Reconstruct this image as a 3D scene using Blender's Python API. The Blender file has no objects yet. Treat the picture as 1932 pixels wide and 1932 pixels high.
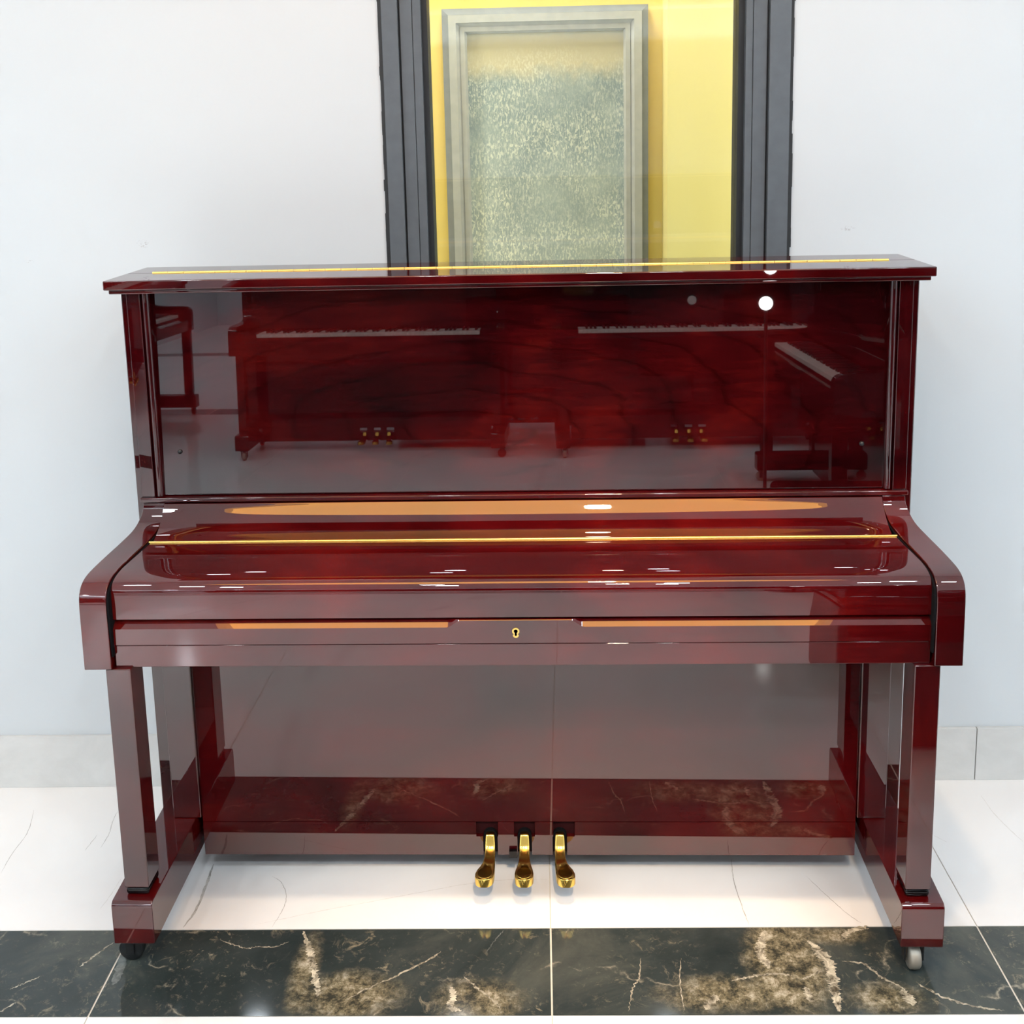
import bpy, bmesh, math, random
from mathutils import Vector, Matrix

sc = bpy.context.scene
C = sc.collection

# ------------------------------------------------------------------ camera
YAW, PITCH, ROLL, F = -0.0382, 0.1753, -0.0220, 2146.92
PX, PY = 966.0, 644.78
cam = bpy.data.cameras.new('camera')
cam_ob = bpy.data.objects.new('camera', cam)
C.objects.link(cam_ob)
cy, sy = math.cos(YAW), math.sin(YAW)
fw = Vector((sy*math.cos(PITCH), cy*math.cos(PITCH), -math.sin(PITCH)))
rt = Vector((cy, -sy, 0))
up = rt.cross(fw)
c_, s_ = math.cos(ROLL), math.sin(ROLL)
r2, u2 = c_*rt + s_*up, -s_*rt + c_*up
M = Matrix((r2, u2, -fw)).transposed().to_4x4()
M.translation = Vector((0.0730, -2.0772, 1.4719))
cam_ob.matrix_world = M
cam.sensor_fit = 'HORIZONTAL'
cam.sensor_width = 36.0
cam.lens = F/1932*36.0
cam.shift_x = (966-PX)/1932
cam.shift_y = (PY-966)/1932
cam.clip_start = 0.05
sc.camera = cam_ob

# ------------------------------------------------------------------ exposure, world
vs = sc.view_settings
vs.view_transform = 'Standard'
vs.look = 'None'
vs.gamma = 1
vs.use_curve_mapping = False
vs.exposure = 0.0
sc.cycles.use_denoising = True
sc.cycles.max_bounces = 8
sc.cycles.glossy_bounces = 6
sc.cycles.caustics_reflective = False
sc.cycles.caustics_refractive = False
sc.cycles.sample_clamp_indirect = 6
w = bpy.data.worlds.new('world')
sc.world = w
w.use_nodes = True
w.node_tree.nodes['Background'].inputs[0].default_value = (0.75, 0.82, 0.9, 1)
w.node_tree.nodes['Background'].inputs[1].default_value = 0.4

ROOM_YAW = 0.0129
CEIL = 3.0
def room(x, y, z=0.0):
    c, s = math.cos(ROOM_YAW), math.sin(ROOM_YAW)
    return Vector((x*c-y*s, x*s+y*c, z))

# ceiling lamps: (x, y, power, colour)
WHITE = (0.84, 0.93, 1.0)
WARM = (1.0, 0.72, 0.42)
DOWNLIGHTS = []
for yy in (-1.0, -2.2, -3.0, -5.6, -7.6, -9.6):
    for xx in (-3.3, -2.45, -1.55, -0.5, 0.55, 1.5, 2.4, 3.3):
        if abs(xx) < 1.4 and yy > -2: continue
        if yy < -5 and abs(xx) < 3: continue
        DOWNLIGHTS.append((xx, yy, {-1.0: 3.0, -2.2: 10.5, -3.0: 12.0}.get(yy, 12.0), (1.0, 0.86, 0.66) if (yy == -1.0 and xx < -2) else WHITE))
def area(name, loc, size, power, col, rot=(0, 0, 0), shape='DISK', size_y=None, spread=None):
    l = bpy.data.lights.new(name, 'AREA')
    l.shape = shape
    l.size = size
    if size_y: l.size_y = size_y
    l.energy = power
    l.color = col
    if spread: l.spread = spread
    o = bpy.data.objects.new(name, l)
    o.location = loc
    o.rotation_euler = rot
    C.objects.link(o)
    return o
for (xx, yy, p, col) in DOWNLIGHTS:
    area('downlight_lamp', room(xx, yy, CEIL-0.012), 0.11, p, col)
# unseen fill strips added along the walls to brighten the ceiling
for (x_, y_, sx, sy_, p_) in ((-4.05, -5.5, 0.16, 10.5, 130), (4.05, -5.5, 0.16, 10.5, 130), (0.0, -11.3, 7.5, 0.16, 60)):
    area('ceiling_fill_strip', room(x_, y_, 2.62), sx, p_, WHITE, (math.pi, 0, ROOM_YAW), 'RECTANGLE', sy_)
# warm spotlights on the piano; the second is added to brighten its upright fronts
SPOTS = []
for (px_, py_, pz_, tx, ty, tz, en, ang, soft) in ((0.22, -0.95, 2.90, 0.16, -0.13, 0.75, 190, 38, 0.05), (0.30, -2.45, 2.90, 0.14, -0.20, 0.74, 420, 25, 0.05)):
    sp_ = bpy.data.lights.new('warm_spotlight', 'SPOT')
    sp_.energy = en
    sp_.color = (1.0, 0.72, 0.46)
    sp_.shadow_soft_size = soft
    sp_.spot_size = math.radians(ang)
    sp_.spot_blend = 1.0
    sp_o = bpy.data.objects.new('warm_spotlight', sp_)
    sp_o.location = room(px_, py_, pz_)
    sp_o.rotation_euler = (Vector((tx, ty, tz))-sp_o.location).to_track_quat('-Z', 'Y').to_euler()
    C.objects.link(sp_o)
    SPOTS.append(sp_o.location.copy())
# lamp of the space seen through the window; its unseen side fills are added
area('passage_lamp', room(-0.1, 0.70, 2.80), 0.30, 20, (1.0, 0.96, 0.90))
area('passage_side_fill', room(-1.15, 0.58, 1.45), 0.25, 9.5, (1.0, 0.96, 0.90), (math.radians(90), 0, math.radians(-35)), 'RECTANGLE', 1.3)
area('passage_side_fill', room(1.35, 0.58, 1.45), 0.25, 10, (1.0, 0.96, 0.90), (math.radians(90), 0, math.radians(35)), 'RECTANGLE', 1.3)

# ------------------------------------------------------------------ node helpers
def new_mat(name):
    m = bpy.data.materials.new(name)
    m.use_nodes = True
    nt = m.node_tree
    b = nt.nodes['Principled BSDF']
    return m, nt, b
def N(nt, t, **kw):
    n = nt.nodes.new(t)
    for k, v in kw.items():
        if k.startswith('i_'):
            key = k[2:]
            n.inputs[int(key) if key.isdigit() else key.replace('_', ' ')].default_value = v
        else:
            setattr(n, k, v)
    return n
def ramp(nt, src, stops):
    r = nt.nodes.new('ShaderNodeValToRGB')
    e = r.color_ramp.elements
    while len(e) < len(stops): e.new(0.5)
    for k, (p, col) in enumerate(stops):
        e[k].position = p
        e[k].color = (*col, 1) if len(col) == 3 else col
    nt.links.new(src, r.inputs[0])
    return r.outputs[0]
def mix(nt, fac, a, b, mode='MIX'):
    m = nt.nodes.new('ShaderNodeMix')
    m.data_type = 'RGBA'
    m.blend_type = mode
    for idx, v in ((0, fac), (6, a), (7, b)):
        if isinstance(v, (int, float)): m.inputs[idx].default_value = v
        elif isinstance(v, tuple): m.inputs[idx].default_value = (*v, 1) if len(v) == 3 else v
        else: nt.links.new(v, m.inputs[idx])
    return m.outputs[2]
def math_(nt, op, a, b=None, clamp=False):
    m = nt.nodes.new('ShaderNodeMath')
    m.operation = op
    m.use_clamp = clamp
    for idx, v in ((0, a), (1, b)):
        if v is None: continue
        if isinstance(v, (int, float)): m.inputs[idx].default_value = v
        else: nt.links.new(v, m.inputs[idx])
    return m.outputs[0]
def coords(nt, scale=(1, 1, 1), loc=(0, 0, 0), rot=(0, 0, 0), kind='Object'):
    t = nt.nodes.new('ShaderNodeTexCoord')
    mp = nt.nodes.new('ShaderNodeMapping')
    mp.inputs['Scale'].default_value = scale
    mp.inputs['Location'].default_value = loc
    mp.inputs['Rotation'].default_value = rot
    nt.links.new(t.outputs[kind], mp.inputs[0])
    return mp.outputs[0]
def noise(nt, vec, scale, detail=4, rough=0.5, dist=0.0):
    n = nt.nodes.new('ShaderNodeTexNoise')
    n.inputs['Scale'].default_value = scale
    n.inputs['Detail'].default_value = detail
    n.inputs['Roughness'].default_value = rough
    n.inputs['Distortion'].default_value = dist
    nt.links.new(vec, n.inputs['Vector'])
    return n.outputs['Fac']
def blob(nt, cx, cy_, rx, ry, plane='XY', soft=1.0):
    """1 at the centre of an ellipse in object space, 0 outside"""
    t = nt.nodes.new('ShaderNodeTexCoord')
    sep = nt.nodes.new('ShaderNodeSeparateXYZ')
    nt.links.new(t.outputs['Object'], sep.inputs[0])
    a = sep.outputs['X']
    b = sep.outputs['Y' if plane == 'XY' else 'Z']
    dx = math_(nt, 'DIVIDE', math_(nt, 'SUBTRACT', a, cx), rx)
    dy = math_(nt, 'DIVIDE', math_(nt, 'SUBTRACT', b, cy_), ry)
    d = math_(nt, 'SQRT', math_(nt, 'ADD', math_(nt, 'MULTIPLY', dx, dx), math_(nt, 'MULTIPLY', dy, dy)))
    return math_(nt, 'SUBTRACT', 1.0, d, clamp=True)

# ------------------------------------------------------------------ materials
def mahogany(name, axis='X', dark=(0.010, 0.0006, 0.0012), mid=(0.036, 0.0012, 0.0020), light=(0.072, 0.0030, 0.0024), figured=False):
    m, nt, b = new_mat(name)
    sc_ = {'X': (1.2, 9, 9), 'Z': (9, 9, 1.2)}[axis]
    v = coords(nt, sc_)
    broad = noise(nt, coords(nt, (2.2, 2.2, 3.0)), 1.3, 3, 0.6, 0.4)
    fine = noise(nt, v, 14, 6, 0.65, 0.6)
    g = math_(nt, 'ADD', math_(nt, 'MULTIPLY', broad, 0.75), math_(nt, 'MULTIPLY', fine, 0.25))
    col = ramp(nt, g, [(0.34, dark), (0.5, mid), (0.66, light)])
    if figured:
        wv = nt.nodes.new('ShaderNodeTexWave')
        wv.wave_type = 'RINGS'
        wv.rings_direction = 'Y'
        wv.inputs['Scale'].default_value = 2.0
        wv.inputs['Distortion'].default_value = 5.0
        wv.inputs['Detail'].default_value = 3.0
        wv.inputs['Detail Scale'].default_value = 1.4
        nt.links.new(coords(nt, (1.4, 1, 3.6), (0.15, 0, -3.3)), wv.inputs['Vector'])
        ln = ramp(nt, wv.outputs['Fac'], [(0.0, (0.66, 0.66, 0.66)), (0.04, (0.93, 0.93, 0.93)), (0.3, (1, 1, 1))])
        col = mix(nt, 1.0, col, ln, 'MULTIPLY')
    nt.links.new(col, b.inputs['Base Color'])
    b.inputs['Roughness'].default_value = 0.45
    b.inputs['Specular IOR Level'].default_value = 0.0
    b.inputs['Coat Weight'].default_value = 1.0
    b.inputs['Coat Roughness'].default_value = 0.012
    b.inputs['Coat IOR'].default_value = 1.85
    return m
MH = mahogany('mahogany_lacquer', 'X', (0.018, 0.0006, 0.0010), (0.044, 0.0012, 0.0019), (0.092, 0.0030, 0.0026))
MV = mahogany('mahogany_lacquer_upright', 'Z')
MP = mahogany('mahogany_figured_veneer', 'X', (0.006, 0.0005, 0.0010), (0.026, 0.0010, 0.0017), (0.066, 0.0028, 0.0024), figured=True)
def simple(name, col, rough=0.5, metal=0.0, coat=0.0, spec=0.5):
    m, nt, b = new_mat(name)
    n = noise(nt, coords(nt), 40, 3)
    c = ramp(nt, n, [(0.3, tuple(x*0.92 for x in col)), (0.7, tuple(min(1, x*1.06) for x in col))])
    nt.links.new(c, b.inputs['Base Color'])
    b.inputs['Roughness'].default_value = rough
    b.inputs['Metallic'].default_value = metal
    b.inputs['Coat Weight'].default_value = coat
    b.inputs['Coat Roughness'].default_value = 0.02
    b.inputs['Specular IOR Level'].default_value = spec
    return m
BRASS = simple('polished_brass', (0.86, 0.56, 0.13), 0.16, 1.0)
HINGE = simple('hinge_brass', (0.95, 0.68, 0.20), 0.30, 1.0)
BLACK = simple('black_plastic', (0.006, 0.006, 0.007), 0.35)
BLACKGLOSS = simple('black_lacquer', (0.003, 0.0025, 0.003), 0.3, 0, 0.7, 0.0)
SLOT = simple('dull_dark_wood', (0.022, 0.003, 0.004), 0.7, 0, 0, 0.1)
FELT = simple('black_felt', (0.004, 0.004, 0.005), 0.95, 0, 0, 0.1)
STEEL = simple('worn_steel', (0.36, 0.33, 0.28), 0.5, 0.55)
RUBBER = simple('caster_black', (0.010, 0.011, 0.012), 0.3)
GREY = simple('grey_aluminium', (0.105, 0.120, 0.135), 0.45, 0.0, 0.0, 0.4)
GREYD = simple('grey_aluminium_groove', (0.012, 0.014, 0.017), 0.5)
SEAL = simple('black_sealant', (0.012, 0.014, 0.016), 0.6)
IVORY = simple('white_key', (0.80, 0.76, 0.70), 0.25)
CEILM = simple('white_ceiling', (0.86, 0.86, 0.85), 0.9)

def wall_mat():
    m, nt, b = new_mat('white_wall_paint')
    n = noise(nt, coords(nt), 1.1, 3, 0.5)
    col = ramp(nt, n, [(0.3, (0.595, 0.640, 0.670)), (0.7, (0.630, 0.668, 0.692))])
    for (x, z, rx, rz) in ((-0.8055, 1.2693, 0.016, 0.010), (-1.0569, 1.2364, 0.012, 0.004), (0.7027, 1.2721, 0.018, 0.006)):
        bl = blob(nt, x, z, rx, rz, 'XZ')
        sp = ramp(nt, noise(nt, coords(nt, (1, 1, 1.8), (x*3, 0, 0)), 230, 2, 0.6), [(0.53, (0, 0, 0)), (0.60, (1, 1, 1))])
        f = math_(nt, 'MULTIPLY', math_(nt, 'MULTIPLY', bl, 1.3, True), sp)
        col = mix(nt, f, col, (0.40, 0.40, 0.42))
    nt.links.new(col, b.inputs['Base Color'])
    b.inputs['Roughness'].default_value = 0.7
    b.inputs['Specular IOR Level'].default_value = 0.3
    return m
WALL = wall_mat()

def tile_white():
    m, nt, b = new_mat('white_marble_tile')
    v = coords(nt)
    base = ramp(nt, noise(nt, v, 2.2, 5, 0.6, 0.5), [(0.3, (0.80, 0.80, 0.80)), (0.7, (0.87, 0.87, 0.86))])
    wv = nt.nodes.new('ShaderNodeTexWave')
    wv.bands_direction = 'DIAGONAL'
    wv.inputs['Scale'].default_value = 0.55
    wv.inputs['Distortion'].default_value = 9.0
    wv.inputs['Detail'].default_value = 2.5
    wv.inputs['Detail Scale'].default_value = 0.7
    nt.links.new(coords(nt, (1.0, 0.55, 1), (0.4, 0.15, 0), (0, 0, 0.5)), wv.inputs['Vector'])
    ln = ramp(nt, wv.outputs['Fac'], [(0.0, (1, 1, 1)), (0.0035, (0.6, 0.6, 0.6)), (0.010, (0, 0, 0))])
    brk = ramp(nt, noise(nt, v, 3.3, 2), [(0.42, (0, 0, 0)), (0.58, (1, 1, 1))])
    f = math_(nt, 'MULTIPLY', math_(nt, 'MULTIPLY', ln, brk), 0.16)
    col = mix(nt, f, base, (0.30, 0.27, 0.25))
    nt.links.new(col, b.inputs['Base Color'])
    b.inputs['Roughness'].default_value = 0.10
    b.inputs['Specular IOR Level'].default_value = 0.5
    return m
TILEW = tile_white()

def tile_dark():
    m, nt, b = new_mat('dark_green_marble_tile')
    v = coords(nt)
    base = ramp(nt, noise(nt, v, 3.0, 8, 0.65, 0.8), [(0.30, (0.016, 0.024, 0.025)), (0.5, (0.034, 0.044, 0.043)), (0.72, (0.090, 0.098, 0.082))])
    # thin cream veins
    vor = nt.nodes.new('ShaderNodeTexVoronoi')
    vor.feature = 'DISTANCE_TO_EDGE'
    vor.inputs['Scale'].default_value = 3.0
    vd = nt.nodes.new('ShaderNodeVectorMath'); vd.operation = 'ADD'
    nz = nt.nodes.new('ShaderNodeTexNoise'); nz.inputs['Scale'].default_value = 7; nz.inputs['Detail'].default_value = 6
    nt.links.new(v, nz.inputs['Vector'])
    sca = nt.nodes.new('ShaderNodeVectorMath'); sca.operation = 'SCALE'; sca.inputs['Scale'].default_value = 0.30
    nt.links.new(nz.outputs['Color'], sca.inputs[0])
    nt.links.new(coords(nt, (0.7, 1.6, 1), (0.3, 0.2, 0), (0, 0, 0.45)), vd.inputs[0]); nt.links.new(sca.outputs[0], vd.inputs[1])
    nt.links.new(vd.outputs[0], vor.inputs['Vector'])
    vein = ramp(nt, vor.outputs['Distance'], [(0.0, (1, 1, 1)), (0.006, (0.4, 0.4, 0.4)), (0.018, (0, 0, 0))])
    brk = ramp(nt, noise(nt, v, 9.0, 6, 0.7), [(0.50, (0, 0, 0)), (0.60, (1, 1, 1))])
    f1 = math_(nt, 'MULTIPLY', math_(nt, 'MULTIPLY', vein, brk), 0.7)
    # crumbly flecks, dense in drifts
    fl = ramp(nt, noise(nt, v, 55, 10, 0.78, 0.6), [(0.56, (0, 0, 0)), (0.66, (1, 1, 1))])
    fl2 = ramp(nt, noise(nt, coords(nt, (1, 1, 1), (2, 3, 0)), 24, 10, 0.8, 1.0), [(0.575, (0, 0, 0)), (0.64, (1, 1, 1))])
    drift = ramp(nt, noise(nt, coords(nt, (1, 1.6, 1), (5, 1, 0)), 4.0, 4, 0.6), [(0.42, (0.05, 0.05, 0.05)), (0.62, (1, 1, 1))])
    f2 = math_(nt, 'MULTIPLY', math_(nt, 'MAXIMUM', math_(nt, 'MULTIPLY', fl, 0.55), fl2), math_(nt, 'MULTIPLY', drift, 0.8))
    col = mix(nt, f1, base, (0.40, 0.36, 0.27))
    col = mix(nt, f2, col, (0.36, 0.31, 0.21))
    # broad mottled drifts of cream
    for (x, y, rx, ry, k) in ((0.47, -0.24, 0.11, 0.20, 1.5), (0.36, -0.32, 0.24, 0.08, 1.1), (-0.40, -0.26, 0.05, 0.18, 1.0),
                              (-0.31, -0.32, 0.17, 0.10, 1.2), (0.57, -0.17, 0.13, 0.05, 1.0), (0.62, -0.33, 0.12, 0.07, 1.1), (-0.08, -0.33, 0.14, 0.10, 1.1)):
        bl = math_(nt, 'MULTIPLY', blob(nt, x, y, rx, ry), k)
        nn = noise(nt, coords(nt, (1, 1, 1), (x*7, y, 0)), 14, 12, 0.80, 0.3)
        g = ramp(nt, math_(nt, 'MULTIPLY', bl, nn), [(0.18, (0, 0, 0)), (0.42, (1, 1, 1))])
        col = mix(nt, math_(nt, 'MULTIPLY', g, 0.9), col, ramp(nt, noise(nt, v, 26, 12, 0.82, 0.15), [(0.43, (0.035, 0.035, 0.025)), (0.52, (0.20, 0.17, 0.10)), (0.66, (0.62, 0.57, 0.45))]))
    nt.links.new(col, b.inputs['Base Color'])
    b.inputs['Roughness'].default_value = 0.07
    return m
TILED = tile_dark()
def vein_mat(name, c0, c1, sc_=60, rough=0.12):
    m, nt, b = new_mat(name)
    nt.links.new(ramp(nt, noise(nt, coords(nt), sc_, 7, 0.7, 0.8), [(0.38, c0), (0.62, c1)]), b.inputs['Base Color'])
    b.inputs['Roughness'].default_value = rough
    return m
VW = vein_mat('grey_brown_vein', (0.34, 0.33, 0.31), (0.60, 0.59, 0.56))
VF = vein_mat('faint_vein', (0.62, 0.60, 0.57), (0.78, 0.77, 0.75))
VC = vein_mat('cream_vein', (0.10, 0.09, 0.065), (0.52, 0.47, 0.36), 90)
VG = vein_mat('pale_grey_vein', (0.06, 0.07, 0.068), (0.16, 0.17, 0.16), 40)
VP = vein_mat('cream_patch', (0.07, 0.06, 0.04), (0.66, 0.60, 0.46), 45)
GROUT = simple('cream_grout', (0.72, 0.70, 0.62), 0.7)
GROUTD = simple('pale_grout', (0.70, 0.69, 0.66), 0.6)

def base_tile():
    m, nt, b = new_mat('grey_skirting_tile')
    v = coords(nt, (1, 1, 1.6))
    base = ramp(nt, noise(nt, v, 4, 7, 0.65, 0.8), [(0.3, (0.56, 0.57, 0.56)), (0.7, (0.68, 0.69, 0.68))])
    nt.links.new(base, b.inputs['Base Color'])
    b.inputs['Roughness'].default_value = 0.25
    return m
SKIRT = base_tile()

def yellow(name, c0, c1):
    m, nt, b = new_mat(name)
    v = coords(nt)
    nt.links.new(ramp(nt, noise(nt, v, 2.5, 4), [(0.3, c0), (0.7, c1)]), b.inputs['Base Color'])
    bp = N(nt, 'ShaderNodeBump'); bp.inputs['Strength'].default_value = 0.15
    nt.links.new(noise(nt, v, 120, 4), bp.inputs['Height'])
    nt.links.new(bp.outputs[0], b.inputs['Normal'])
    b.inputs['Roughness'].default_value = 0.8
    return m
YEL = yellow('yellow_wall_paint', (0.88, 0.66, 0.17), (0.92, 0.72, 0.22))
YELP = yellow('pale_yellow_wall_paint', (0.92, 0.80, 0.30), (0.95, 0.84, 0.36))

def frosted():
    m, nt, b = new_mat('dirty_frosted_pane')
    sep = nt.nodes.new('ShaderNodeSeparateXYZ')
    t = nt.nodes.new('ShaderNodeTexCoord')
    nt.links.new(t.outputs['Object'], sep.inputs[0])
    z = sep.outputs['Z']
    wob = noise(nt, coords(nt), 22, 4, 0.6)
    zz = math_(nt, 'ADD', z, math_(nt, 'MULTIPLY', wob, 0.07))
    hi = math_(nt, 'DIVIDE', math_(nt, 'SUBTRACT', zz, 1.655), 0.05, True)   # 1 in the sandy top band
    grey = ramp(nt, noise(nt, coords(nt, (1, 1, 0.7)), 6, 4, 0.6), [(0.35, (0.27, 0.35, 0.34)), (0.65, (0.42, 0.49, 0.44))])
    mott = ramp(nt, noise(nt, coords(nt, (1, 1, 0.8), (0.3, 0, 0.2)), 9, 5, 0.65), [(0.40, (0, 0, 0)), (0.60, (1, 1, 1))])
    grey = mix(nt, math_(nt, 'MULTIPLY', mott, 0.55), grey, (0.17, 0.23, 0.235))
    lowz = math_(nt, 'MULTIPLY', math_(nt, 'SUBTRACT', 1.50, z), 1.6, True)
    grey = mix(nt, lowz, grey, (0.56, 0.62, 0.55))
    col = mix(nt, hi, grey, (0.60, 0.55, 0.34))
    st = ramp(nt, noise(nt, coords(nt, (260, 1, 60)), 1.0, 3, 0.75, 0.5), [(0.49, (0, 0, 0)), (0.60, (1, 1, 1))])
    dots = ramp(nt, noise(nt, coords(nt, (1, 1, 0.5)), 190, 2, 0.6, 0.3), [(0.54, (0, 0, 0)), (0.60, (1, 1, 1))])
    amt = ramp(nt, noise(nt, coords(nt), 9, 3), [(0.35, (0.30, 0.30, 0.30)), (0.62, (1, 1, 1))])
    f = math_(nt, 'MULTIPLY', math_(nt, 'MAXIMUM', math_(nt, 'MULTIPLY', st, 0.65), dots), amt)
    low = math_(nt, 'ADD', 0.50, math_(nt, 'MULTIPLY', math_(nt, 'SUBTRACT', 1.65, z), 1.2), True)
    low = math_(nt, 'MULTIPLY', low, math_(nt, 'SUBTRACT', 1.0, math_(nt, 'MULTIPLY', math_(nt, 'DIVIDE', math_(nt, 'SUBTRACT', z, 1.66), 0.06, True), 0.9)))
    col = mix(nt, math_(nt, 'MULTIPLY', f, low), col, (0.90, 0.91, 0.72))
    nt.links.new(col, b.inputs['Base Color'])
    b.inputs['Roughness'].default_value = 0.5
    return m
FROST = frosted()
PANELFR = simple('grey_beige_moulding', (0.47, 0.475, 0.43), 0.6)
PANELFR2 = simple('grey_green_edge', (0.23, 0.245, 0.235), 0.6)

def glass():
    m = bpy.data.materials.new('window_glass')
    m.use_nodes = True
    nt = m.node_tree
    nt.nodes.clear()
    o = nt.nodes.new('ShaderNodeOutputMaterial')
    tr = nt.nodes.new('ShaderNodeBsdfTransparent')
    tr.inputs[0].default_value = (0.97, 0.985, 0.975, 1)
    gl = nt.nodes.new('ShaderNodeBsdfGlossy')
    gl.inputs['Roughness'].default_value = 0.01
    fr = nt.nodes.new('ShaderNodeFresnel')
    fr.inputs[0].default_value = 1.5
    mx = nt.nodes.new('ShaderNodeMixShader')
    nt.links.new(fr.outputs[0], mx.inputs[0])
    nt.links.new(tr.outputs[0], mx.inputs[1])
    nt.links.new(gl.outputs[0], mx.inputs[2])
    nt.links.new(mx.outputs[0], o.inputs[0])
    return m
GLASS = glass()
def emis(name, col, st):
    m, nt, b = new_mat(name)
    b.inputs['Base Color'].default_value = (0.8, 0.8, 0.8, 1)
    b.inputs['Emission Color'].default_value = (*col, 1)
    b.inputs['Emission Strength'].default_value = st
    return m
COVE = emis('warm_cove_light', (1.0, 0.46, 0.085), 5.4)
LENS = emis('downlight_lens', (0.95, 0.97, 1.0), 20)
BULB = emis('bright_lamp_bulb', (1.0, 0.99, 0.96), 28)

# ------------------------------------------------------------------ mesh helpers
def obj(name, bm, mat, parent=None, bevel=0.0, seg=3, smooth=True, angle=35, weighted=True):
    me = bpy.data.meshes.new(name)
    bmesh.ops.recalc_face_normals(bm, faces=bm.faces)
    if smooth:
        for f in bm.faces: f.smooth = True
        if bevel == 0:
            for e in bm.edges:
                if len(e.link_faces) == 2 and e.calc_face_angle(0) > math.radians(angle): e.smooth = False
    bm.to_mesh(me)
    bm.free()
    mats = mat if isinstance(mat, (list, tuple)) else [mat]
    for m in mats: me.materials.append(m)
    o = bpy.data.objects.new(name, me)
    C.objects.link(o)
    if parent: o.parent = parent
    if bevel > 0:
        md = o.modifiers.new('bevel', 'BEVEL')
        md.width = bevel
        md.segments = seg
        md.limit_method = 'ANGLE'
        md.angle_limit = math.radians(angle)
        md.harden_normals = False
        wn = o.modifiers.new('weighted', 'WEIGHTED_NORMAL')
        wn.keep_sharp = False
        wn.weight = 100
    return o
def box(bm, x0, x1, y0, y1, z0, z1, mi=0):
    vs_ = [bm.verts.new(p) for p in ((x0,y0,z0),(x1,y0,z0),(x1,y1,z0),(x0,y1,z0),(x0,y0,z1),(x1,y0,z1),(x1,y1,z1),(x0,y1,z1))]
    for q in ((0,3,2,1),(4,5,6,7),(0,1,5,4),(1,2,6,5),(2,3,7,6),(3,0,4,7)):
        f = bm.faces.new([vs_[k] for k in q]); f.material_index = mi
    return vs_
def bbox(*a):
    bm = bmesh.new(); box(bm, *a); return bm
def prof_x(bm, pts, x0, x1, xf=None):
    """closed (y,z) profile extruded along x; xf maps (index) to own x pair"""
    n = len(pts)
    A, B = [], []
    for k, (y, z) in enumerate(pts):
        a, b = (x0, x1) if xf is None else xf[k]
        A.append(bm.verts.new((a, y, z))); B.append(bm.verts.new((b, y, z)))
    bm.faces.new(A); bm.faces.new(B[::-1])
    for k in range(n):
        bm.faces.new((A[k], A[(k+1) % n], B[(k+1) % n], B[k]))
def prof_z(bm, pts, z0, z1):
    A = [bm.verts.new((x, y, z0)) for x, y in pts]
    B = [bm.verts.new((x, y, z1)) for x, y in pts]
    n = len(pts)
    bm.faces.new(A); bm.faces.new(B[::-1])
    for k in range(n): bm.faces.new((A[k], A[(k+1) % n], B[(k+1) % n], B[k]))
def cyl(bm, c, r, h, axis='Z', n=32, r2=None):
    ret = bmesh.ops.create_cone(bm, cap_ends=True, segments=n, radius1=r, radius2=r if r2 is None else r2, depth=h)
    R = {'Z': Matrix.Identity(3), 'X': Matrix.Rotation(math.pi/2, 3, 'Y'), 'Y': Matrix.Rotation(math.pi/2, 3, 'X')}[axis]
    for v in ret['verts']: v.co = R @ v.co + Vector(c)
def smooth_path(pts, n=6):
    """Catmull-Rom through points"""
    out = []
    P = [Vector(p) for p in pts]
    for k in range(len(P)-1):
        p0 = P[max(k-1, 0)]; p1 = P[k]; p2 = P[k+1]; p3 = P[min(k+2, len(P)-1)]
        for j in range(n):
            t = j/n
            out.append(0.5*((2*p1)+(-p0+p2)*t+(2*p0-5*p1+4*p2-p3)*t*t+(-p0+3*p1-3*p2+p3)*t**3))
    out.append(P[-1])
    return [tuple(p) for p in out]
def struct(o):
    o['kind'] = 'structure'
    return o
def thing(name, label, cat, loc=(0, 0, 0), rz=0.0, group=None):
    o = bpy.data.objects.new(name, None)
    o.empty_display_size = 0.2
    C.objects.link(o)
    o.location = loc
    o.rotation_euler = (0, 0, rz)
    o['label'] = label
    o['category'] = cat
    if group: o['group'] = group
    return o

# ------------------------------------------------------------------ the room
WY = 0.355          # room-frame depth of the wall behind the piano
XL, XR, YB = -4.2, 4.2, -11.5
def room_obj(name, bm, mat, parent=None, **k):
    o = obj(name, bm, mat, parent, **k)
    if parent is None: o.rotation_euler = (0, 0, ROOM_YAW)
    return o
# floor: tiles with narrow joints over a grout bed; a dark marble band crosses it every three metres
bm = bmesh.new()
T, G0, J = 0.8, 0.0461, 0.0012
YT = 1.25
box(bm, XL, XR, YB, YT, -0.03, -0.0012, 2)
rows = [(-0.1481, YT, 0), (-0.3665, -0.1481, 1)]
y = -0.3665
for band in (-2.9, -5.3, -8.5):
    while y - T > band: rows.append((y-T, y, 0)); y -= T
    rows.append((band, y, 0)); rows.append((band-0.2184, band, 1)); y = band-0.2184
while y > YB: rows.append((max(y-T, YB), y, 0)); y -= T
k0 = -6
for (ya, yb, mi) in rows:
    for k in range(k0, 6):
        xa, xb = max(G0+k*T, XL), min(G0+(k+1)*T, XR)
        if xb-xa < 0.01: continue
        j = 0.0016 if mi else 0.0009
        vv = [bm.verts.new(p) for p in ((xa+j, ya+0.0006, 0), (xb-j, ya+0.0006, 0), (xb-j, yb-0.0006, 0), (xa+j, yb-0.0006, 0))]
        f = bm.faces.new(vv); f.material_index = mi
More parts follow.
